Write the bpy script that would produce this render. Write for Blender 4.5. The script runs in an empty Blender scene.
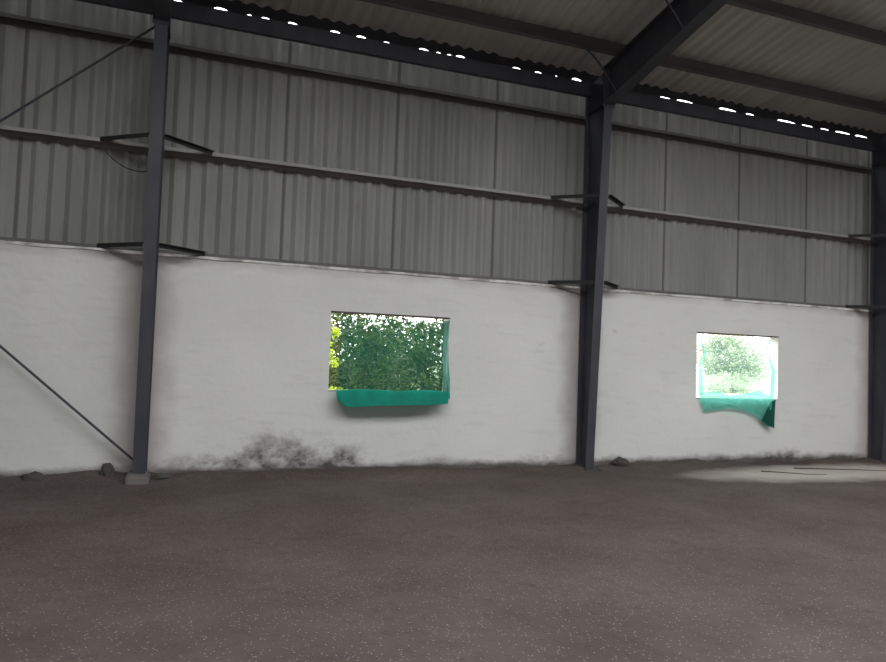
import bpy, bmesh, math, random
from mathutils import Vector, Matrix, noise
S = bpy.context.scene
C = S.collection
# ------------------------------------------------------------------ camera
cam = bpy.data.objects.new('camera', bpy.data.cameras.new('camera'))
C.objects.link(cam)
F = Vector((0.34431003, 0.93794333, 0.0413873)); R = Vector((0.93763788, -0.34577388, 0.03571599)); U = Vector((-0.04781023, -0.02650893, 0.99850461))
CAMZ = 1.5177
cam.matrix_world = Matrix(((R.x, U.x, -F.x, 0), (R.y, U.y, -F.y, 0), (R.z, U.z, -F.z, CAMZ), (0, 0, 0, 1)))
cam.data.sensor_width = 36; cam.data.lens = 688.98 * 36 / 886
cam.data.clip_end = 500
S.camera = cam
# ------------------------------------------------------------------ world (overcast, no direct sun), exposure
W = bpy.data.worlds.new('overcast_sky'); S.world = W; W.use_nodes = True
nt = W.node_tree; nt.nodes.clear()
wo = nt.nodes.new('ShaderNodeOutputWorld'); bg = nt.nodes.new('ShaderNodeBackground')
tc = nt.nodes.new('ShaderNodeTexCoord'); sx = nt.nodes.new('ShaderNodeSeparateXYZ'); rp = nt.nodes.new('ShaderNodeValToRGB')
nt.links.new(tc.outputs['Generated'], sx.inputs[0]); nt.links.new(sx.outputs['Z'], rp.inputs[0])
rp.color_ramp.elements[0].position = 0.0; rp.color_ramp.elements[0].color = (0.94, 0.95, 0.945, 1)
rp.color_ramp.elements[1].position = 0.7; rp.color_ramp.elements[1].color = (0.935, 0.955, 0.97, 1)
nt.links.new(rp.outputs[0], bg.inputs[0]); nt.links.new(bg.outputs[0], wo.inputs[0])
bg.inputs[1].default_value = 5.8
po = bpy.data.objects.new('daylight_portal', bpy.data.lights.new('daylight_portal', 'AREA')); C.objects.link(po)
po.data.shape = 'RECTANGLE'; po.data.size = 17.0; po.data.size_y = 5.7; po.data.cycles.is_portal = True
po.location = (5.5, 1.0, 7.5)   # in the added open strip of the roof
S.view_settings.view_transform = 'Standard'; S.view_settings.look = 'None'
S.view_settings.exposure = 0.30; S.view_settings.gamma = 1.0; S.view_settings.use_curve_mapping = False
rnd = random.Random(7)

# ------------------------------------------------------------------ helpers
def box(bm, x0, x1, y0, y1, z0, z1):
    v = [bm.verts.new(p) for p in ((x0,y0,z0),(x1,y0,z0),(x1,y1,z0),(x0,y1,z0),(x0,y0,z1),(x1,y0,z1),(x1,y1,z1),(x0,y1,z1))]
    for f in ((0,3,2,1),(4,5,6,7),(0,1,5,4),(1,2,6,5),(2,3,7,6),(3,0,4,7)): bm.faces.new([v[i] for i in f])
def prism_x(bm, poly, x0, x1):
    """polygon of (y, z) swept along x"""
    a = [bm.verts.new((x0, y, z)) for y, z in poly]; b = [bm.verts.new((x1, y, z)) for y, z in poly]
    n = len(poly); bm.faces.new(a); bm.faces.new(b[::-1])
    for i in range(n): bm.faces.new((a[i], b[i], b[(i+1) % n], a[(i+1) % n]))
def tube(bm, pts, r, n=8, r1=None):
    pts = [Vector(p) for p in pts]; rings = []
    for i, p in enumerate(pts):
        d = (pts[min(i+1, len(pts)-1)] - pts[max(i-1, 0)]).normalized()
        a = d.cross(Vector((0, 0, 1)));  a = a if a.length > 1e-3 else d.cross(Vector((1, 0, 0))); a.normalize(); b = d.cross(a)
        rr = r if r1 is None else r + (r1 - r) * i / (len(pts) - 1)
        rings.append([bm.verts.new(p + rr * (a * math.cos(2*math.pi*k/n) + b * math.sin(2*math.pi*k/n))) for k in range(n)])
    for i in range(len(rings)-1):
        for k in range(n): bm.faces.new((rings[i][k], rings[i][(k+1) % n], rings[i+1][(k+1) % n], rings[i+1][k]))
    bm.faces.new(rings[0][::-1]); bm.faces.new(rings[-1])
def obj(name, bm, mat, parent=None, smooth=False, loc=None):
    me = bpy.data.meshes.new(name)
    bmesh.ops.recalc_face_normals(bm, faces=bm.faces)
    if loc: bmesh.ops.translate(bm, verts=bm.verts, vec=-Vector(loc))
    bm.to_mesh(me); bm.free(); me.materials.append(mat)
    if smooth: me.polygons.foreach_set('use_smooth', [True] * len(me.polygons))
    o = bpy.data.objects.new(name, me); C.objects.link(o)
    if loc: o.location = loc
    if parent: o.parent = parent
    return o
def tag(o, label, cat, group=None, kind=None):
    o['label'] = label; o['category'] = cat
    if group: o['group'] = group
    if kind: o['kind'] = kind
    return o
def empty(name, loc): 
    o = bpy.data.objects.new(name, None); C.objects.link(o); o.location = loc; o.empty_display_size = 0.2
    return o
def struct(name, bm, mat, label, cat, parent=None, smooth=False):
    o = obj(name, bm, mat, parent, smooth); o['kind'] = 'structure'; o['label'] = label; o['category'] = cat
    return o
def copy_tree(o, parent=None):
    c = o.copy(); C.objects.link(c); c.parent = parent
    for ch in list(o.children): copy_tree(ch, c)
    return c

# ------------------------------------------------------------------ materials
class N:
    def __init__(s, name, rough=0.8, metal=0.0, spec=0.3):
        s.m = bpy.data.materials.new(name); s.m.use_nodes = True; s.t = s.m.node_tree
        s.b = s.t.nodes['Principled BSDF']; s.b.inputs['Roughness'].default_value = rough
        s.b.inputs['Metallic'].default_value = metal; s.b.inputs['Specular IOR Level'].default_value = spec
        s.co = s.t.nodes.new('ShaderNodeTexCoord').outputs['Object']
    def n(s, typ, **k):
        x = s.t.nodes.new('ShaderNode' + typ)
        for a, v in k.items(): setattr(x, a, v)
        return x
    def l(s, a, b): s.t.links.new(a, b)
    def put(s, sock, v):
        if isinstance(v, (int, float)): sock.default_value = v
        elif isinstance(v, tuple): sock.default_value = v if len(v) != 3 or sock.type == 'VECTOR' else (*v, 1)
        else: s.l(v, sock)
    def math(s, op, a, b=0.0, c=0.0, clamp=False):
        x = s.n('Math', operation=op, use_clamp=clamp); s.put(x.inputs[0], a); s.put(x.inputs[1], b); s.put(x.inputs[2], c); return x.outputs[0]
    def noise(s, scale, detail=4, stretch=(1, 1, 1), rough=0.55, off=(0, 0, 0)):
        mp = s.n('Mapping'); s.l(s.co, mp.inputs[0]); mp.inputs['Scale'].default_value = stretch; mp.inputs['Location'].default_value = off
        x = s.n('TexNoise'); s.l(mp.outputs[0], x.inputs['Vector']); x.inputs['Scale'].default_value = scale; x.inputs['Detail'].default_value = detail
        x.inputs['Roughness'].default_value = rough
        return x.outputs[0]
    def rng(s, v, a, b, c=0.0, d=1.0):
        x = s.n('MapRange', clamp=True); s.put(x.inputs[0], v)
        for i, q in enumerate((a, b, c, d)): x.inputs[i+1].default_value = q
        return x.outputs[0]
    def mix(s, f, a, b):
        x = s.n('Mix', data_type='RGBA'); s.put(x.inputs[0], f); s.put(x.inputs[6], a); s.put(x.inputs[7], b); return x.outputs[2]
    def xyz(s):
        x = s.n('SeparateXYZ'); s.l(s.co, x.inputs[0]); return x.outputs
    def color(s, v): s.put(s.b.inputs['Base Color'], v)
    def bump(s, h, st=0.3, dist=0.02):
        x = s.n('Bump'); x.inputs['Strength'].default_value = st; x.inputs['Distance'].default_value = dist
        s.l(h, x.inputs['Height']); s.l(x.outputs[0], s.b.inputs['Normal'])

# dark paint on the frame steel, dusty in patches
p = N('dark_steel_paint', 0.6, 0, 0.35)
p.color(p.mix(p.rng(p.noise(3, 6, (1, 1, 0.4)), 0.4, 0.75), (0.046, 0.048, 0.061), (0.077, 0.074, 0.082)))
p.bump(p.noise(40), 0.1, 0.005); STEEL = p.m
p = N('purlin_steel_paint', 0.6, 0, 0.35)
p.color(p.mix(p.rng(p.noise(4, 6, (0.3, 1, 1)), 0.35, 0.75), (0.10, 0.10, 0.098), (0.15, 0.145, 0.14)))
PURLIN = p.m
p = N('girt_steel_paint', 0.55, 0, 0.4)
p.color(p.mix(p.rng(p.noise(4, 6, (0.3, 1, 1)), 0.35, 0.75), (0.25, 0.245, 0.24), (0.34, 0.33, 0.32)))
GIRT = p.m
p = N('dark_brace_paint', 0.7, 0, 0.3); p.color(p.mix(p.noise(9, 4), (0.014, 0.014, 0.016), (0.03, 0.028, 0.03))); BRACE = p.m
def cladding(name, a, b, stretch, seam=False):
    p = N(name, 0.6, 0.0, 0.3)
    c = p.mix(p.rng(p.noise(1.2, 5, stretch), 0.35, 0.7), a, b)
    c = p.mix(p.rng(p.noise(6, 6, stretch), 0.62, 0.80, 0, 0.5), c, tuple(q * w for q, w in zip(a, (0.72, 0.64, 0.56))))
    if seam:   # dark line where two sheets lap
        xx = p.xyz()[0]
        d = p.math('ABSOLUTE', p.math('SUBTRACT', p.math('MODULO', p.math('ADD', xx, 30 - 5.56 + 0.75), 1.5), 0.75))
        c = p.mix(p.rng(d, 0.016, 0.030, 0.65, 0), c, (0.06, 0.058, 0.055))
    p.color(c); return p.m
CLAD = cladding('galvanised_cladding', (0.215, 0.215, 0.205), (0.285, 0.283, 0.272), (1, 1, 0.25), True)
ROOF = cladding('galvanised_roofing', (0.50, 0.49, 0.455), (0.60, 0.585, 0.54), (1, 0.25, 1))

# whitewashed masonry: mottling, mud splashes and painted shade along the foot, painted column shadows, grime on top
p = N('whitewashed_masonry', 0.9, 0, 0.15)
X, Y, Z = p.xyz()[:3]
base = p.mix(p.rng(p.noise(0.55, 4, (1, 1, 1.2)), 0.3, 0.7), (0.66, 0.655, 0.645), (0.74, 0.735, 0.715))
base = p.mix(p.rng(p.noise(5, 6, (0.5, 1, 2.2)), 0.55, 0.8, 0, 0.35), base, (0.50, 0.49, 0.48))
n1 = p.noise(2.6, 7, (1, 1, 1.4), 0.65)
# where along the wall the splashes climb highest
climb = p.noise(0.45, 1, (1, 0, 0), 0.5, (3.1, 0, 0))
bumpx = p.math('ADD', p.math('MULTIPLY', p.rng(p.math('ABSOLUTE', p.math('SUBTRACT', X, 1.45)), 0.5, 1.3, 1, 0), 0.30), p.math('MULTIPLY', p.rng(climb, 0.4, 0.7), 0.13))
hgt = p.math('ADD', bumpx, 0.12)  # mud height, raised to paint in the shade band at the foot too
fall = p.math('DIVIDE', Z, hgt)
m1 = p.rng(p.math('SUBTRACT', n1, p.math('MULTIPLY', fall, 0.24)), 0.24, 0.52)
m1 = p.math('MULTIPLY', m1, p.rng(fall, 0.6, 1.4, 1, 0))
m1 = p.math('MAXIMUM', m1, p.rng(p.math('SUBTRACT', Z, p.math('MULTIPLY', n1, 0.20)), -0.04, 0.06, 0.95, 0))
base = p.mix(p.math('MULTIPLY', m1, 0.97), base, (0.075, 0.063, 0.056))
# pinkish column shadow painted on the wall beside each column (every 6 m), and scuffs
cx = p.math('ABSOLUTE', p.math('SUBTRACT', p.math('MODULO', p.math('ADD', X, 18.385 + 2.9825), 5.965), 2.9825))
g = p.rng(p.math('ADD', cx, p.math('MULTIPLY', p.noise(3, 5), -0.35)), -0.05, 0.22, 0.55, 0)
base = p.mix(g, base, (0.36, 0.31, 0.29))
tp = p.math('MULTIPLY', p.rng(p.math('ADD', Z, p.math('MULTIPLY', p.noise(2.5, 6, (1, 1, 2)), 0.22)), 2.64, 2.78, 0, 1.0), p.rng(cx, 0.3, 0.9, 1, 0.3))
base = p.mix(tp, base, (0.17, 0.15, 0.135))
sc = p.rng(p.noise(1.7, 8, (1, 1, 1.5), 0.7, (9, 0, 4)), 0.66, 0.74, 0, 0.45)
base = p.mix(sc, base, (0.40, 0.37, 0.355))
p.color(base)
p.bump(p.math('ADD', p.noise(14, 5), p.math('MULTIPLY', p.noise(1.4, 2, (0.5, 1, 4)), 1.2)), 0.2, 0.02); MASON = p.m
p = N('rough_plaster', 0.9, 0, 0.15)
p.color(p.mix(p.rng(p.noise(3, 7, (1, 1, 2)), 0.46, 0.60, 0, 0.8), (0.72, 0.71, 0.69), (0.27, 0.245, 0.23))); p.bump(p.noise(20), 0.4, 0.02); PLAST = p.m
p = N('grey_concrete', 0.9, 0, 0.2)
p.color(p.mix(p.noise(12, 6), (0.13, 0.12, 0.115), (0.22, 0.205, 0.195))); p.bump(p.noise(30), 0.5, 0.02); CONC = p.m

# trodden earth floor
p = N('earth_floor', 0.95, 0, 0.1)
X, Y, Z = p.xyz()[:3]
e = p.mix(p.rng(p.noise(1.1, 8, (1, 1, 1), 0.6), 0.3, 0.7), (0.074, 0.058, 0.052), (0.108, 0.090, 0.082))
e = p.mix(p.rng(p.noise(9, 8, (1, 1, 1), 0.7), 0.5, 0.75, 0, 0.6), e, (0.055, 0.042, 0.038))
vo = p.n('TexVoronoi', feature='F1'); p.l(p.co, vo.inputs['Vector']); vo.inputs['Scale'].default_value = 34
e = p.mix(p.rng(vo.outputs['Distance'], 0.12, 0.2, 0.6, 0), e, (0.34, 0.31, 0.29))
# pale patch on the right, near the second opening
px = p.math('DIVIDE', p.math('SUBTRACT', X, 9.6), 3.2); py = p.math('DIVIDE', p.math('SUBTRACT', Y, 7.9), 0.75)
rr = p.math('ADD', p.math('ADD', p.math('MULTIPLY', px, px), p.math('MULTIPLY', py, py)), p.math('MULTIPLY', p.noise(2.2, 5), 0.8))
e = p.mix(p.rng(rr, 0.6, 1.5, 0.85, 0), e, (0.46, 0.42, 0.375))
p.color(e); p.bump(p.math('ADD', p.noise(6, 8), p.noise(40, 4)), 0.5, 0.03); EARTH = p.m
p = N('dry_grass_ground', 0.95, 0, 0.1)
p.color(p.mix(p.noise(0.6, 8), (0.24, 0.25, 0.17), (0.34, 0.34, 0.27))); GRASS = p.m
p = N('dark_rubble', 0.9, 0, 0.2); p.color(p.mix(p.noise(20, 6), (0.045, 0.042, 0.038), (0.10, 0.09, 0.08))); p.bump(p.noise(40), 0.6, 0.02); RUB = p.m
p = N('twig_bark', 0.9, 0, 0.2); p.color(p.mix(p.noise(20, 6), (0.05, 0.038, 0.03), (0.09, 0.07, 0.055))); BARK = p.m
p = N('black_cable', 0.7, 0, 0.3); p.color(p.mix(p.noise(20, 3), (0.012, 0.012, 0.013), (0.02, 0.02, 0.02))); CABLE = p.m
p = N('lintel_wood', 0.8, 0, 0.2); p.color(p.mix(p.noise(8, 5, (0.3, 1, 3)), (0.05, 0.035, 0.03), (0.09, 0.065, 0.055))); WOOD = p.m

def leafmat(name, a, b, tr=0.45):
    p = N(name, 0.55, 0, 0.35)
    g = p.n('NewGeometry').outputs['Random Per Island']
    c = p.mix(g, a, b); p.color(c)
    t = p.n('BsdfTranslucent'); p.l(c, t.inputs['Color'])
    mx = p.n('MixShader'); mx.inputs[0].default_value = tr; p.l(p.b.outputs[0], mx.inputs[1]); p.l(t.outputs[0], mx.inputs[2])
    p.l(mx.outputs[0], p.t.nodes['Material Output'].inputs['Surface']); return p.m
LEAF_D = leafmat('dark_green_leaves', (0.014, 0.034, 0.008), (0.075, 0.11, 0.022), 0.3)
LEAF_Y = leafmat('yellow_green_leaves', (0.22, 0.34, 0.02), (0.50, 0.58, 0.05))
LEAF_P = leafmat('haze_pale_leaves', (0.34, 0.35, 0.25), (0.46, 0.47, 0.37))  # distant haze is put into this pale leaf colour

def netmat(name, col, open_, tcol, wscale=70):
    """woven shade net: the weave's share of open holes lets the view through, threads are diffuse and translucent"""
    p = N(name, 0.7, 0, 0.2)
    c = p.mix(p.rng(p.noise(5, 4, (1, 1, 0.6)), 0.3, 0.75), col, tuple(q * 1.25 for q in col)); p.color(c)
    t = p.n('BsdfTranslucent'); p.put(t.inputs['Color'], c)
    m1 = p.n('MixShader'); m1.inputs[0].default_value = 0.5; p.l(p.b.outputs[0], m1.inputs[1]); p.l(t.outputs[0], m1.inputs[2])
    tr = p.n('BsdfTransparent'); p.put(tr.inputs['Color'], tcol)
    m2 = p.n('MixShader'); p.put(m2.inputs[0], p.rng(p.noise(11, 3), 0.3, 0.7, open_ - 0.05, open_ + 0.05)); p.l(m1.outputs[0], m2.inputs[1]); p.l(tr.outputs[0], m2.inputs[2])
    p.l(m2.outputs[0], p.t.nodes['Material Output'].inputs['Surface']); return p.m
NET_A = netmat('green_shade_net', (0.010, 0.055, 0.036), 0.44, (0.90, 1.0, 0.92))
EDGE = netmat('bunched_green_shade_net', (0.016, 0.12, 0.09), 0.18, (0.80, 1.0, 0.93))
TEAL = netmat('bunched_glow_shade_net', (0.17, 0.56, 0.48), 0.35, (0.80, 1.0, 0.95))  # glow of daylight behind the right net is painted into this brighter thread colour
HEM = netmat('folded_green_shade_net', (0.020, 0.34, 0.26), 0.05, (0.80, 1.0, 0.93))
NET_B = netmat('loose_backlit_shade_net', (0.16, 0.38, 0.31), 0.74, (0.88, 1.0, 0.97))  # paler and more open than the left net: backlight and veil put into the cloth

# ------------------------------------------------------------------ setting
XL, XR = -6.6, 17.7            # ends of the hall
YW, YO = 8.95, 9.14            # inner and outer face of the masonry
ZM = 2.672                     # top of the masonry
COLX = [-6.45, -0.475, 5.512, 11.47, 17.45]
SLOPE = 0.165
def zroof(y): return 5.93 + SLOPE * (9.02 - y)
YR = 3.8                       # the near slope is sheeted to here; around the ridge an unseen strip is left open to shape the daylight
XG, YG, YE = -3.0, -1.8, -9.0
XH = 14.0    # the open strip runs right of XG, down to YG on the other slope; the far wall stands at YE
WINS = [(1.725, 3.372, 1.05, 2.095), (7.625, 9.315, 1.035, 2.10)]

# earth floor with a ridge of soil against the wall
bm = bmesh.new()
ys = [-10 + i * 1.0 for i in range(16)] + [6 + i * 0.1 for i in range(32)]
xs = [XL - 4 + i * 0.16 for i in range(int((XR - XL + 8) / 0.16) + 1)]
grid = []
for y in ys:
    row = []
    for x in xs:
        z = 0.0
        if y > 4.5:
            k = min(1.0, max(0.0, 1 - (YW - y) / 0.55))
            ridge = 0.02 + 0.075 * (noise.noise(Vector((x * 0.6 + 4, 0, 2))) + 0.25)
            ridge += 0.05 * noise.noise(Vector((x * 2.7, y * 2, 5)))
            z = max(0, ridge) * k * k * (3 - 2 * k) + 0.018 * noise.noise(Vector((x * 1.7, y * 1.7, 1))) + 0.01 * noise.noise(Vector((x * 6, y * 6, 3)))
        row.append(bm.verts.new((x, y, z)))
    grid.append(row)
for j in range(len(ys) - 1):
    for i in range(len(xs) - 1): bm.faces.new((grid[j][i], grid[j][i+1], grid[j+1][i+1], grid[j+1][i]))
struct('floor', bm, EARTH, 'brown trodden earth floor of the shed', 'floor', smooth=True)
bm = bmesh.new(); box(bm, -60, 160, 9.0, 260, -0.25, -0.1)
struct('ground', bm, GRASS, 'green ground beyond the wall seen through the openings', 'ground')

# masonry dwarf wall with two openings
bm = bmesh.new()
cuts = [XL] + [c for w in WINS for c in w[:2]] + [XR]
for i in range(len(cuts) - 1):
    a, b = cuts[i], cuts[i+1]
    if i % 2 == 0: box(bm, a, b, YW, YO, -0.15, ZM)
    else:
        w = WINS[i // 2]; box(bm, a, b, YW, YO, -0.15, w[2]); box(bm, a, b, YW, YO, w[3], ZM)
bmesh.ops.remove_doubles(bm, verts=bm.verts, dist=1e-4)
bmesh.ops.delete(bm, geom=[f for f in bm.faces if False], context='FACES')
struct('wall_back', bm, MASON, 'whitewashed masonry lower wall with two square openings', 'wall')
# uneven plaster lip on top of the masonry
bm = bmesh.new(); prev = None
x = XL
while x <= XR + 0.01:
    d = 0.014 + 0.012 * noise.noise(Vector((x * 1.3, 0, 0))); h = 0.035 + 0.022 * noise.noise(Vector((x * 2.1, 3, 0))); t = 0.006 * noise.noise(Vector((x * 1.1, 7, 0)))
    ring = [bm.verts.new(q) for q in ((x, YW + 0.02, ZM - h), (x, YW - d, ZM - h * 0.7), (x, YW - d, ZM + 0.008 + t), (x, YW + 0.10, ZM + 0.012 + t))]
    if prev:
        for k in range(4): bm.faces.new((prev[k], ring[k], ring[(k+1) % 4], prev[(k+1) % 4]))
    else: bm.faces.new(ring)
    prev = ring; x += 0.09
bm.faces.new(prev[::-1])
struct('trim_1', bm, PLAST, 'uneven plaster lip along the top of the white wall', 'trim')

# corrugated cladding: seven ribs and one plain pan per 1.5 m sheet
PITCH = 0.1875
def profile(x0, x1, depth, off):
    pts = []; s = math.floor((x0 - off) / 1.5) - 1
    while off + s * 1.5 < x1:
        b = off + s * 1.5
        for k in range(8):
            c = b + k * PITCH
            if k == 0: pts += [(c - 0.012, 0.0), (c - 0.008, -0.006), (c + 0.010, -0.006), (c + 0.014, 0.0)]
            else: pts += [(c - 0.076, 0), (c - 0.045, -depth * 0.55), (c - 0.018, -depth), (c + 0.018, -depth), (c + 0.045, -depth * 0.55), (c + 0.076, 0)]
        s += 1
    pts = [q for q in pts if x0 < q[0] < x1]
    return [(x0, 0)] + pts + [(x1, 0)]
bm = bmesh.new()
pr = profile(XL, XR, 0.037, 5.56)
Y0 = 9.10
lv = [2.55, 3.4, 4.3, 5.2, 5.76]
rows = [[bm.verts.new((x, Y0 + d, z)) for x, d in pr] for z in lv]
for j in range(len(lv) - 1):
    for i in range(len(pr) - 1): bm.faces.new((rows[j][i], rows[j][i+1], rows[j+1][i+1], rows[j+1][i]))
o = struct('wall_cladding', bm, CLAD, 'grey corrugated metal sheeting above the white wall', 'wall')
md = o.modifiers.new('thickness', 'SOLIDIFY'); md.thickness = 0.0015; md.offset = 1
bm = bmesh.new()
pr = profile(XL, XR, -0.034, 5.62)
yl = [8.99, 6.0, 3.0, YR]
rows = [[bm.verts.new((x, y, zroof(y) + d)) for x, d in pr] for y in yl]
for j in range(len(yl) - 1):
    for i in range(len(pr) - 1): bm.faces.new((rows[j][i], rows[j][i+1], rows[j+1][i+1], rows[j+1][i]))
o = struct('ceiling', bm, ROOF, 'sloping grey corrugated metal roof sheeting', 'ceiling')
md = o.modifiers.new('thickness', 'SOLIDIFY'); md.thickness = 0.0015; md.offset = 1
bm = bmesh.new()
def zr2(y): return zroof(abs(y)) 
def slab(x0, x1, yl):
    pr = profile(x0, x1, -0.034, 5.62)
    rows = [[bm.verts.new((x, y, zr2(y) + d)) for x, d in pr] for y in yl]
    for j in range(len(yl) - 1):
        for i in range(len(pr) - 1): bm.faces.new((rows[j][i], rows[j][i+1], rows[j+1][i+1], rows[j+1][i]))
slab(XL, XG, [YR, 0.0, YG]); slab(XH, XR, [YR, 0.0, YG]); slab(XL, XR, [YG, YE])
struct('ceiling_rear_unseen', bm, ROOF, 'unseen corrugated roof sheeting behind the viewer, opening added to shape the daylight', 'ceiling')  # unseen roof, its opening sized to steer daylight onto the wall
bm = bmesh.new(); box(bm, XL, XR, YE - 0.2, YE, -0.1, zroof(9.0))
struct('wall_front_unseen', bm, PLAST, 'unseen pale plaster wall behind the viewer, added to block sky and bounce light', 'wall')  # added out of view: cuts off low sky, pale surface bounces light to the roof
# unseen gable ends; the left one is set close to block sky light
def gable(name, x, label):
    bm = bmesh.new(); n = 110; t = []; b = []
    for i in range(n * 4 + 1):
        y = YO - 0.02 + (YE - YO) * i / (n * 4); d = 0.034 if (i // 3) % 2 else 0
        b.append(bm.verts.new((x + d, y, -0.1))); t.append(bm.verts.new((x + d, y, zroof(abs(y)))))
    for i in range(n * 4): bm.faces.new((b[i], b[i+1], t[i+1], t[i]))
    struct(name, bm, PLAST if name == 'wall_right' else CLAD, label, 'wall')  # pale plaster on the right end is there to bounce light
gable('wall_left', XL - 0.06, 'unseen corrugated end wall of the shed on the left, set close to block sky')
gable('wall_right', XR + 0.03, 'unseen corrugated end wall of the shed on the right, pale to bounce light')

# eave flashing that closes the gap under the roof sheets, torn or short in places where daylight leaks in
leaks = [(-0.33,.10,.5),(0.17,.16,1),(0.52,.06,.4),(0.72,.10,.6),(1.06,.12,.8),(1.62,.13,.8),(1.97,.13,.9),(2.33,.09,.4),(2.86,.14,.8),(3.08,.07,.4),(3.24,.07,.4),(3.41,.13,1),
         (4.29,.13,.55),(4.65,.11,.55),(4.95,.05,.3),(5.30,.16,1.2),(6.92,.20,.5),(7.30,.32,.8),(8.17,.36,1.1),(8.64,.18,.7),(9.44,.40,.9),(9.92,.26,.6),(10.32,.20,.6),(10.75,.36,.9),(11.20,.30,.9)]
bm = bmesh.new(); prev = None; x = XL
YF = 8.97
while x <= XR:
    top = zroof(YF) + 0.036; hi = top
    for c, w, s in leaks:
        u = (x - c) / (w / 2)
        if abs(u) < 1: hi = min(hi, top)
    cur = (bm.verts.new((x, YF, 5.66)), bm.verts.new((x, YF, 5.80)), bm.verts.new((x, YF, top)), None)
    # upper lip of the leak: an arch cut out between 5.80 and the arch
    a = 0.0
    for c, w, s in leaks:
        u = (x - c) / (w / 2)
        if abs(u) < 1: a = max(a, s * 0.025 * math.sqrt(1 - u * u) * (1 - 0.25 * u))
    m = bm.verts.new((x, YF, 5.802 + a))
    cur = (cur[0], cur[1], m, cur[2], a)
    if prev:
        bm.faces.new((prev[0], cur[0], cur[1], prev[1])); bm.faces.new((prev[2], cur[2], cur[3], prev[3]))
        if not (prev[4] > 0 or cur[4] > 0): bm.faces.new((prev[1], cur[1], cur[2], prev[2]))
    prev = cur; x += 0.0125
struct('trim_2', bm, STEEL, 'dark eave flashing with daylight leaking through gaps', 'trim')

# the two openings
for i, (x0, x1, z0, z1) in enumerate(WINS):
    w = empty(f'window_{i+1}', ((x0 + x1) / 2, (YW + YO) / 2, z0)); w['kind'] = 'structure'; w['category'] = 'window'
    w['label'] = ['open unglazed window in the bay between first and second column', 'open unglazed window in the right bay with white daylight'][i]
    bm = bmesh.new(); box(bm, x0 - 0.01, x1 + 0.01, YW - 0.004, YO - 0.01, z1 - 0.008, z1 + 0.008)
    o = obj('lintel', bm, WOOD, None); o.parent = w; o.location = -w.location
    bm = bmesh.new(); box(bm, x0, x1, YW + 0.012, YO + 0.02, z0 - 0.012, z0 + 0.014)
    o = obj('sill', bm, CONC, None); o.parent = w; o.location = -w.location

# ------------------------------------------------------------------ steel frame
def ztop(y): return zroof(y) - 0.205
YI0, YI1, ZH = 8.68, 8.43, 5.30
def make_column():
    r = empty('steel_column', (0, 8.76, 0))
    def add(n, bm): 
        o = obj(n, bm, STEEL); o.parent = r; o.location = (0, -8.76, 0); return o
    bm = bmesh.new(); prism_x(bm, [(8.90, 0.02), (8.90, ztop(8.9)), (YI1, ztop(YI1)), (YI1, ZH), (YI0, 0.02)], -0.005, 0.005); add('web', bm)
    bm = bmesh.new(); prism_x(bm, [(8.90, 0.02), (8.915, 0.02), (8.915, ztop(8.915)), (8.90, ztop(8.9))], -0.076, 0.076); add('outer_flange', bm)
    bm = bmesh.new(); prism_x(bm, [(YI0, 0.02), (YI0 - 0.014, 0.02), (YI1 - 0.014, ZH), (YI1, ZH)], -0.068, 0.068); add('inner_flange', bm)
    bm = bmesh.new(); prism_x(bm, [(YI1, ZH), (YI1, ZH - 0.015), (8.90, ZH - 0.015), (8.90, ZH)], -0.085, 0.085)
    prism_x(bm, [(YI1 - 0.018, ZH - 0.06), (YI1 - 0.018, ztop(YI1) + 0.02), (YI1, ztop(YI1) + 0.02), (YI1, ZH - 0.06)], -0.095, 0.095); add('end_plate', bm)
    bm = bmesh.new(); box(bm, -0.12, 0.12, 8.56, 8.945, 0.0, 0.022)
    for bx_ in (-0.095, 0.095):
        for by in (8.60, 8.75, 8.90): tube(bm, [(bx_, by, 0.02), (bx_, by, 0.07)], 0.012, 6)
    add('base_plate', bm)
    return r
col0 = make_column()
CL = ['dark steel column at the left end of the shed', 'dark steel column left of the green-netted window, brace rods meeting it', 'dark steel column standing between the two netted windows', 'dark steel column at the right edge, right of the pale window', 'dark steel column at the far right end of the shed']
cols = []
for i, x in enumerate(COLX):
    o = col0 if i == 0 else copy_tree(col0)
    o.location.x = x; tag(o, CL[i], 'column', 'tapered steel columns along the wall'); cols.append(o)
bm = bmesh.new(); box(bm, -0.12, 0.12, 8.46, 8.93, -0.1, 0.085)
bmesh.ops.bevel(bm, geom=bm.edges[:], offset=0.02, segments=2, affect='EDGES')
for v in bm.verts: v.co.x += 0.012 * noise.noise(v.co * 9); v.co.z += 0.02 * noise.noise(v.co * 7)
o = obj('pedestal', bm, CONC); o.parent = cols[1]; o.location = (0, -8.76, 0); o['label'] = 'rough grey concrete footing'
# rafters
def make_rafter():
    r = empty('roof_rafter', (0, YI1 - 0.018, ZH))
    def add(n, bm): 
        o = obj(n, bm, STEEL); o.parent = r; o.location = (0, -(YI1 - 0.018), -ZH); return o
    def zb(y): return ZH - 0.01 + 0.2 * (YI1 - y) if y > 4 else ZH - 0.01 + 0.2 * (YI1 - 4) + SLOPE * (4 - y)
    y0 = YI1 - 0.019
    bm = bmesh.new(); prism_x(bm, [(y0, ztop(y0) - 0.014), (YR, ztop(YR) - 0.014), (YR, zb(YR)), (4, zb(4)), (y0, zb(y0))], -0.005, 0.005); add('web', bm)
    bm = bmesh.new(); prism_x(bm, [(y0, ztop(y0)), (YR, ztop(YR)), (YR, ztop(YR) - 0.014), (y0, ztop(y0) - 0.014)], -0.09, 0.09); add('top_flange', bm)
    bm = bmesh.new(); prism_x(bm, [(y0, zb(y0)), (4, zb(4)), (YR, zb(YR)), (YR, zb(YR) - 0.014), (4, zb(4) - 0.014), (y0, zb(y0) - 0.014)], -0.09, 0.09); add('bottom_flange', bm)
    return r
r0 = make_rafter()
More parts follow.
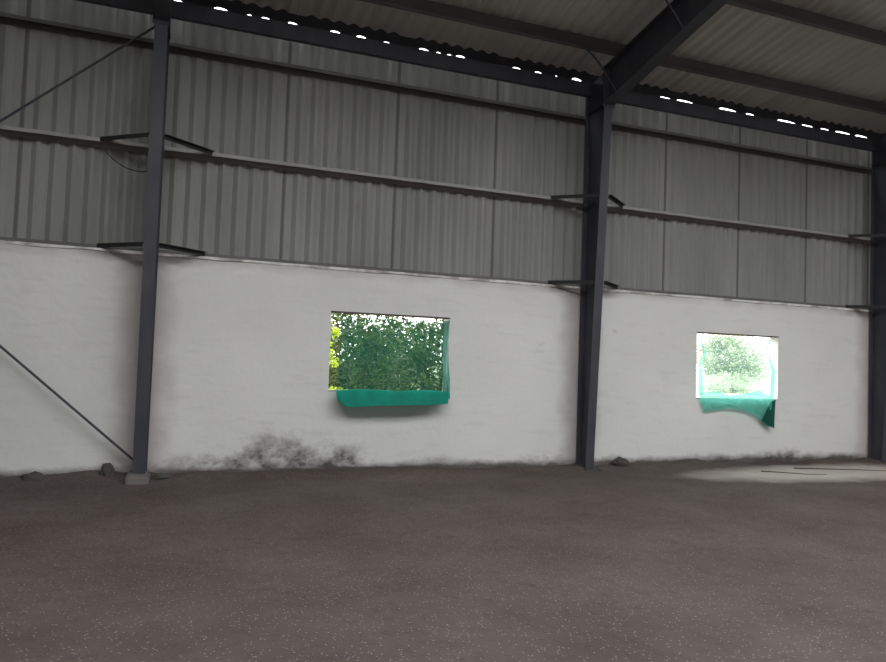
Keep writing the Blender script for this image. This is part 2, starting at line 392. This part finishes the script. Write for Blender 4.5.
RL = ['dark steel rafter at the left end of the shed', 'dark steel rafter rising from the column left of the green-netted window', 'dark blue-grey steel rafter rising from the column between the windows', 'dark steel rafter rising from the column at the right edge', 'dark steel rafter at the far right end of the shed']
for i, x in enumerate(COLX):
    o = r0 if i == 0 else copy_tree(r0)
    o.location.x = x; tag(o, RL[i], 'rafter', 'steel rafters under the roof')

BAY = ['windowless left bay', 'bay with green window', 'right bay with pale window', 'bay beyond right-edge column']
def member(name, poly, bay, mat, label, cat, group):
    bm = bmesh.new(); prism_x(bm, poly, COLX[bay] + 0.003, COLX[bay+1] - 0.003)
    x = COLX[bay] + 3; y, z = poly[0]
    return tag(obj(name, bm, mat, loc=(x, y, z)), label, cat, group)
def girt_poly(z):   # C section lying flat: web on top, lips hanging down; z is the top
    t = 0.004; a, b = 8.92, 9.06
    return [(a, z - 0.045), (a, z), (b, z), (b, z - 0.075), (b - t, z - 0.075), (b - t, z - t), (a + t, z - t), (a + t, z - 0.045)]
for bay in range(4):
    for z, w in ((3.975, 'middle'), (5.255, 'upper'), (2.725, 'lowest')):
        if w == 'lowest':
            t = 0.004; poly = [(8.985, 2.69), (8.985, z), (9.06, z), (9.06, 2.69), (9.056, 2.69), (9.056, z - t), (8.989, z - t), (8.989, 2.69)]
        else: poly = girt_poly(z)
        wh = {'middle': 'halfway up the metal sheeting', 'upper': 'just below the eave', 'lowest': 'lying along the white wall top'}[w]
        member('wall_girt', poly, bay, GIRT if w == 'middle' else PURLIN, f'{w} dark steel girt {wh}, {BAY[bay]}', 'girt', f'{w} wall girts')
    zt = 5.752; t = 0.004
    member('eave_strut', [(8.86, zt - 0.2), (8.86, zt), (8.93, zt), (8.93, zt - t), (8.864, zt - t), (8.864, zt - 0.2 + t), (8.93, zt - 0.2 + t), (8.93, zt - 0.2)], bay, STEEL,
           f'dark steel eave strut where wall meets roof, {BAY[bay]}', 'beam', 'eave struts')
    for k in range(5):
        if bay in (0, 3) and k > 2: continue
        y = 8.16 - 1.39 * k; a = zroof(y) - 0.203; b = zroof(y) - 0.003; t = 0.004
        poly = [(y, a), (y - 0.06, a + 0.010), (y - 0.06, a + 0.010 + t), (y - t, a + t), (y - t, b - t), (y + 0.06, b - 0.010 - t), (y + 0.06, b - 0.010), (y, b)][::-1]
        nth = ['nearest the wall', 'second from the wall', 'third from the wall', 'fourth from the wall', 'fifth from the wall'][k]
        member('roof_purlin', poly, bay, PURLIN, f'dark steel roof purlin {nth}, {BAY[bay]}', 'purlin', 'roof purlins')

# flat knee braces between girts and the columns' inner flanges
def angle_bar(bm, a, b, w=0.038, t=0.005):
    a, b = Vector(a), Vector(b); d = (b - a).normalized(); u = Vector((0, 0, 1)); u = (u - d * u.dot(d)).normalized(); s = d.cross(u)
    for q0, q1, r0_, r1_ in ((0, t, -w/2, w/2), (0, w, -t/2 + w/2, t/2 + w/2)):
        vs = [bm.verts.new(pt + s * m + u * n) for pt in (a, b) for m, n in ((q0, r0_), (q1, r0_), (q1, r1_), (q0, r1_))]
        for f in ((0,1,2,3),(7,6,5,4),(0,4,5,1),(1,5,6,2),(2,6,7,3),(3,7,4,0)): bm.faces.new([vs[i] for i in f])
CN = {0: 'the left end column', 1: 'the left column', 2: 'the column between windows', 3: 'the right-edge column'}
for ci in (1, 2, 3):
    cx_ = COLX[ci]
    for z, nm, L in ((3.975, 'middle', 0.63), (2.725, 'lowest', 0.60)):
        yi = YI0 + (YI1 - YI0) * z / ZH
        for s, sn in ((-1, 'left'), (1, 'right')):
            bm = bmesh.new(); y_g = 8.925 if nm == 'middle' else 8.97
            angle_bar(bm, (cx_ + s * 0.085, yi + 0.005, z - 0.012), (cx_ + s * L, y_g, z - 0.014), 0.048)
            tag(obj('knee_brace', bm, BRACE, loc=(cx_ + s * 0.4, 8.7, z)), f'thin {nm}-girt brace on the {sn} of {CN[ci]}', 'brace', 'knee braces at the columns')
# flange braces from purlins down to the middle rafter
for k, (ci, y) in enumerate(((2, 8.16), (2, 6.77))):
    bm = bmesh.new(); x = COLX[ci]; zb_ = ZH - 0.01 + 0.2 * (YI1 - y)
    pts = []
    for i in range(9):
        u = i / 8; pts.append((x - 0.62 + 0.54 * u, y - 0.03, zroof(y) - 0.19 + (zb_ + 0.02 - zroof(y) + 0.19) * (u ** 1.5)))
    tube(bm, pts, 0.012, 6)
    tag(obj('flange_brace', bm, STEEL, loc=pts[0]), f'thin bent rod from {["first", "second"][k]} purlin down to the middle rafter', 'brace', 'flange braces at the rafter')
# cross bracing rods of the left bay
for a, b, yy, lb in (((-0.52, 0.20), (-6.30, 5.42), 8.80, 'thin dark brace rod rising leftwards from the foot of the left column'), ((-0.52, 5.42), (-6.30, 0.17), 8.835, 'thin dark brace rod falling leftwards from the top of the left column')):
    bm = bmesh.new(); tube(bm, [(a[0], yy, a[1]), ((a[0]+b[0])/2, yy, (a[1]+b[1])/2), (b[0], yy, b[1])], 0.014, 8)
    tag(obj('brace_rod', bm, STEEL, loc=(a[0], yy, a[1])), lb, 'brace', 'cross bracing of the left bay')
# sagging cable by the left column
bm = bmesh.new(); pts = []
for i in range(13):
    u = i / 12; pts.append((-1.02 + 0.50 * u, 8.88 - 0.36 * u, 3.80 - 0.27 * (1 - (1 - u) ** 2.2) + 0.02 * u))
tube(bm, pts, 0.006, 6); tag(obj('hanging_cable', bm, CABLE, loc=pts[0]), 'thin dark cable sagging below the girt by the left column', 'cable')
bm = bmesh.new(); pts = []
for i in range(13):
    u = i / 12; pts.append((4.92 + 0.55 * u, YW - 0.03 - 0.30 * u, 2.64 - 0.17 * u ** 1.3))
tube(bm, pts, 0.006, 6); tag(obj('hanging_cable', bm, CABLE, loc=pts[0]), 'thin dark cable drooping over the white wall top by the middle column', 'cable')

# ------------------------------------------------------------------ shade nets
def lerp(a, b, t): return a + (b - a) * t
def interp(tab, t):
    for (t0, v0), (t1, v1) in zip(tab, tab[1:]):
        if t <= t1: return lerp(v0, v1, (t - t0) / (t1 - t0))
    return tab[-1][1]
def net(left, right, top, bottom, depth, mat, name='net_cloth', nu=60, nv=50, rip=0.006):
    """left/right: x over v (0 top..1 bottom); top/bottom: z over u; depth(u, v): distance off the wall"""
    bm = bmesh.new(); g = []
    for j in range(nv + 1):
        v = j / nv; row = []
        for i in range(nu + 1):
            u = i / nu
            x = lerp(interp(left, v), interp(right, v), u); z = lerp(interp(top, u), interp(bottom, u), v)
            y = YW - depth(u, v) - rip * noise.noise(Vector((u * 7, v * 3, 1)))
            row.append(bm.verts.new((x, y, z)))
        g.append(row)
    for j in range(nv):
        for i in range(nu): bm.faces.new((g[j][i], g[j][i+1], g[j+1][i+1], g[j+1][i]))
    return bm
def scallop(z, n, d, u0=0, u1=1):
    return [(k / 40, z - d * abs(math.sin(math.pi * n * k / 40)) ** 0.8) for k in range(41)]
n1_ = empty('shade_net', (2.6, YW - 0.03, 2.07))
def child(bm, mat, name, par, lab=None):
    o = obj(name, bm, mat, smooth=True); o.parent = par; o.location = -par.location
    if lab: o['label'] = lab
    return o
dep1 = lambda u, v: 0.012 + 0.24 * max(0, v - 0.45) ** 1.3 / 0.45 * (0.75 + 0.25 * math.sin(math.pi * u))
L1 = [(0, 1.865), (0.3, 1.855), (0.7, 1.825), (0.85, 1.80), (0.93, 1.81), (1, 1.90)]
R1 = [(0, 3.358), (0.3, 3.35), (0.6, 3.335), (0.8, 3.34), (0.9, 3.345), (1, 3.31)]
T1 = [(k / 40, 2.055 + 0.012 * k / 40 - 0.045 * abs(math.sin(math.pi * 2.5 * k / 40)) ** 0.8) for k in range(41)]
B1 = [(0, 0.88), (0.06, 0.865), (0.3, 0.888), (0.55, 0.902), (0.8, 0.905), (1, 0.925)]
child(net(L1, R1, T1, B1, dep1, NET_A), NET_A, 'net_cloth', n1_)
# the surplus net folded up behind the hem
def cut(tab, a): return [(0, interp(tab, a))] + [((t - a) / (1 - a), v) for t, v in tab if t > a]
TH = [(0, 1.075), (0.2, 1.095), (0.5, 1.085), (0.8, 1.10), (1, 1.085)]
for q, lab in ((0.014, 'folded-up layer of the net below the sill'), (0.026, 'second folded layer of the net below the sill')):
    dd = lambda u, v, q=q: dep1(u, 0.85 + 0.15 * v) + q + 0.004 * math.sin(9 * u)
    child(net(cut(L1, .85), cut(R1, .85), TH, B1, dd, HEM, nv=10), HEM, 'folded_hem', n1_, lab)
child(net([(0, 3.285), (0.5, 3.27), (1, 3.26)], [(0, 3.375), (0.3, 3.365), (0.75, 3.385), (1, 3.37)], [(0, 2.05), (1, 2.065)], [(0, 1.0), (1, 0.985)], lambda u, v: dep1(u, v * 0.87) + 0.006, EDGE, nu=8, nv=20), EDGE, 'folded_edge', n1_, 'darker folded right edge of the net')
bm = bmesh.new()
tube(bm, [(1.76, YW - 0.012, 2.085), (2.2, YW - 0.014, 2.060), (2.6, YW - 0.014, 2.063), (3.1, YW - 0.014, 2.065), (3.39, YW - 0.012, 2.09)], 0.004, 6)
child(bm, CABLE, 'tie_cord', n1_)
tag(n1_, 'dense dark green shade net hung over the left window', 'net', 'shade nets over the windows')

n2_ = empty('shade_net', (8.4, YW - 0.03, 2.09))
dep2 = lambda u, v: 0.015 + 0.10 * max(0, v - 0.4) ** 1.3 * (0.6 + 0.4 * math.sin(math.pi * u)) + 0.05 * math.exp(-((u - 0.97) / 0.04) ** 2)
L2 = [(0, 7.63), (0.12, 7.67), (0.3, 7.76), (0.5, 7.66), (0.65, 7.655), (0.85, 7.66), (1, 7.75)]
R2 = [(0, 9.10), (0.15, 9.04), (0.28, 9.10), (0.42, 9.20), (0.6, 9.18), (0.75, 9.15), (1, 9.14)]
T2 = [(0, 2.085), (0.3, 2.055), (0.5, 2.075), (0.75, 2.03), (1, 2.05)]
B2 = [(0, 0.84), (0.15, 0.86), (0.35, 0.90), (0.55, 0.87), (0.72, 0.80), (0.88, 0.66), (1, 0.56)]
child(net(L2, R2, T2, B2, dep2, NET_B, rip=0.03), NET_B, 'net_cloth', n2_)
child(net([(0, 7.645), (1, 7.75)], [(0, 9.17), (1, 9.13)], [(0, 1.12), (0.2, 1.17), (0.4, 1.10), (0.6, 1.13), (0.8, 1.19), (1, 1.08)], B2, lambda u, v: dep2(u, 0.68 + 0.32 * v) + 0.008, TEAL, rip=0.03, nv=16), TEAL, 'bunched_hem', n2_, 'bunched lower hem, backlight glow painted in turquoise')
child(net([(0, 7.615), (0.12, 7.655), (0.3, 7.745), (0.5, 7.645), (1, 7.64)], [(0, 7.65), (0.12, 7.70), (0.3, 7.80), (0.5, 7.72), (1, 7.74)], [(0, 2.08), (1, 2.07)], [(0, 1.1), (1, 1.1)], lambda u, v: dep2(u * 0.05, v * 0.7) + 0.006, TEAL, nu=6, nv=20), TEAL, 'gathered_edge', n2_, 'turquoise gathered side of the net')
child(net([(0, 9.03), (0.2, 8.99), (0.35, 9.04), (0.55, 9.12), (1, 9.08)], [(0, 9.10), (0.2, 9.06), (0.35, 9.11), (0.55, 9.21), (1, 9.165)], [(0, 2.045), (1, 2.045)], [(0, 1.1), (1, 1.1)], lambda u, v: dep2(0.95 + u * 0.05, v * 0.7) + 0.006, TEAL, nu=6, nv=20), TEAL, 'gathered_edge', n2_, 'turquoise gathered side of the net')
TF = [(0, 1.0), (1, 1.06)]
BF = [(0, 0.70), (1, 0.57)]
for q in (0.030, 0.042):
    dd = lambda u, v, q=q: dep2(0.85 + 0.15 * u, 0.7 + 0.3 * v) + q
    child(net([(0, 9.09), (1, 8.90)], [(0, 9.165), (1, 9.14)], TF, BF, dd, EDGE, nu=12, nv=14), EDGE, 'folded_corner', n2_, 'darker folded corner hanging lowest')
tag(n2_, 'pale turquoise shade net sagging across the right window', 'net', 'shade nets over the windows')

# ------------------------------------------------------------------ rubble and twigs at the wall foot
def rock(x, y, z, sx, sy, sz, seed, label, mat=RUB, name='rubble_stone', group='stones at the wall foot'):
    bm = bmesh.new(); bmesh.ops.create_icosphere(bm, subdivisions=3, radius=1)
    for v in bm.verts:
        d = 1 + 0.35 * noise.noise(v.co * 1.4 + Vector((seed, 0, 0))) + 0.12 * noise.noise(v.co * 4 + Vector((0, seed, 0)))
        v.co = Vector((v.co.x * sx * d, v.co.y * sy * d, max(v.co.z, -0.5) * sz * d))
        v.co += Vector((x, y, z))
    return tag(obj(name, bm, mat, loc=(x, y, z)), label, 'stone', group)
rock(-1.56, 8.80, 0.03, 0.13, 0.08, 0.075, 3, 'dark grey rounded stone by the wall, left of the left column')
rock(-0.82, 8.82, 0.05, 0.09, 0.08, 0.13, 8, 'dark pointed stone against the left side of the concrete footing')
rock(-0.24, 8.70, 0.03, 0.10, 0.07, 0.05, 15, 'low dark stone right of the concrete footing')
rock(6.17, 8.84, 0.05, 0.14, 0.07, 0.095, 21, 'dark stone at the wall right of the middle column')
rock(1.30, 8.86, 0.03, 0.16, 0.06, 0.05, 33, 'flat dark stone at the wall below the green net, left one')
rock(2.05, 8.86, 0.03, 0.20, 0.06, 0.05, 41, 'flat dark stone at the wall below the green net, right one')
def twig(pts, r, label):
    bm = bmesh.new(); tube(bm, pts, r, 6, r * 0.4); tag(obj('dry_twig', bm, BARK, loc=pts[0]), label, 'twig', 'twigs on the floor')
twig([(8.05, 8.02, 0.03), (8.25, 7.88, 0.035), (8.55, 7.70, 0.03), (8.9, 7.62, 0.03)], 0.010, 'thin curved twig on pale ground in front of the right window')
twig([(8.9, 8.2, 0.03), (9.3, 8.05, 0.035), (9.8, 7.95, 0.03), (10.3, 7.75, 0.03)], 0.012, 'long straight twig on pale ground near the right-edge column')

# ------------------------------------------------------------------ trees outside
def tree(x, y, h, rx, rz, zc, n, size, mat, label, seed, trunk=True, clusters=26):
    r = random.Random(seed)
    t = empty('leafy_bush' if zc < 2 else 'broadleaf_tree', (x, y, -0.1)); tag(t, label, 'bush' if zc < 2 else 'tree', 'bushes outside the windows' if zc < 2 else None)
    cl = []
    for _ in range(clusters):
        a = r.uniform(0, 2*math.pi); q = r.random() ** 0.5; zz = r.uniform(-1, 1)
        w = math.sqrt(max(0.0, 1 - zz * zz)); cl.append((Vector((rx*q*w*math.cos(a), rx*0.7*q*w*math.sin(a), zc + zz*rz)), r.uniform(0.22, 0.42) * rx))
    bm = bmesh.new(); tube(bm, [(0, 0, -0.05), (0.05, 0, zc*0.4), (0, 0.05, zc)], 0.03 * rx + 0.015, 8, 0.02)
    for c, _ in cl[::4]: tube(bm, [(0, 0.02, zc*0.3), c*0.5 + Vector((0, 0, zc*0.3)), c], 0.018, 5, 0.006)
    o = obj('trunk', bm, BARK, smooth=True); o.parent = t
    bm = bmesh.new()
    for k in range(n):
        c, cr = cl[r.randrange(clusters)]
        d = Vector((r.gauss(0, 1), r.gauss(0, 1), r.gauss(0, 0.8))).normalized() * cr * r.random() ** 0.45
        q = c + d; s = size * r.uniform(0.6, 1.25)
        u = Vector((r.gauss(0, 1), r.gauss(0, 1), r.gauss(-0.3, 0.6))).normalized(); nrm = Vector((r.gauss(0, 0.7), r.gauss(0, 0.7), 1)).normalized()
        s_ = u.cross(nrm).normalized()
        vs = [bm.verts.new(q + pq) for pq in (u * -s, s_ * s * 0.42 - u * s * 0.2 , u * s, -s_ * s * 0.42 - u * s * 0.2)]
        bm.faces.new(vs)
    o = obj('foliage', bm, mat); o.parent = t
tree(3.05, 12.8, 4.4, 1.15, 0.98, 1.14, 4300, 0.07, LEAF_D, 'dense dark green bush outside the left window, nearest the opening', 1, clusters=70)
tree(5.6, 15.2, 4.5, 1.3, 1.08, 1.25, 5600, 0.08, LEAF_D, 'dark green bush outside the left window, right rear one', 2, clusters=70)
tree(2.02, 11.0, 3.2, 0.36, 0.85, 1.3, 1200, 0.045, LEAF_Y, 'bright yellow-green bush at the left edge of the left window', 5, clusters=24)
tree(5.2, 17.5, 4.5, 1.6, 1.15, 1.42, 4600, 0.09, LEAF_D, 'dark green bush outside the left window, third one back', 9, clusters=70)
tree(4.5, 20.8, 4.5, 1.8, 1.35, 1.6, 5600, 0.10, LEAF_D, 'dark green bush outside the left window, behind all the others', 19, clusters=70)
tree(42.0, 45.0, 6, 3.6, 1.6, 2.6, 9000, 0.16, LEAF_P, 'pale green tree far beyond the right window, haze painted into its leaves', 12, clusters=60)
tree(36.0, 38.5, 3, 2.6, 0.5, 0.4, 1800, 0.13, LEAF_P, 'low pale green bush far beyond the right window', 14, clusters=24)
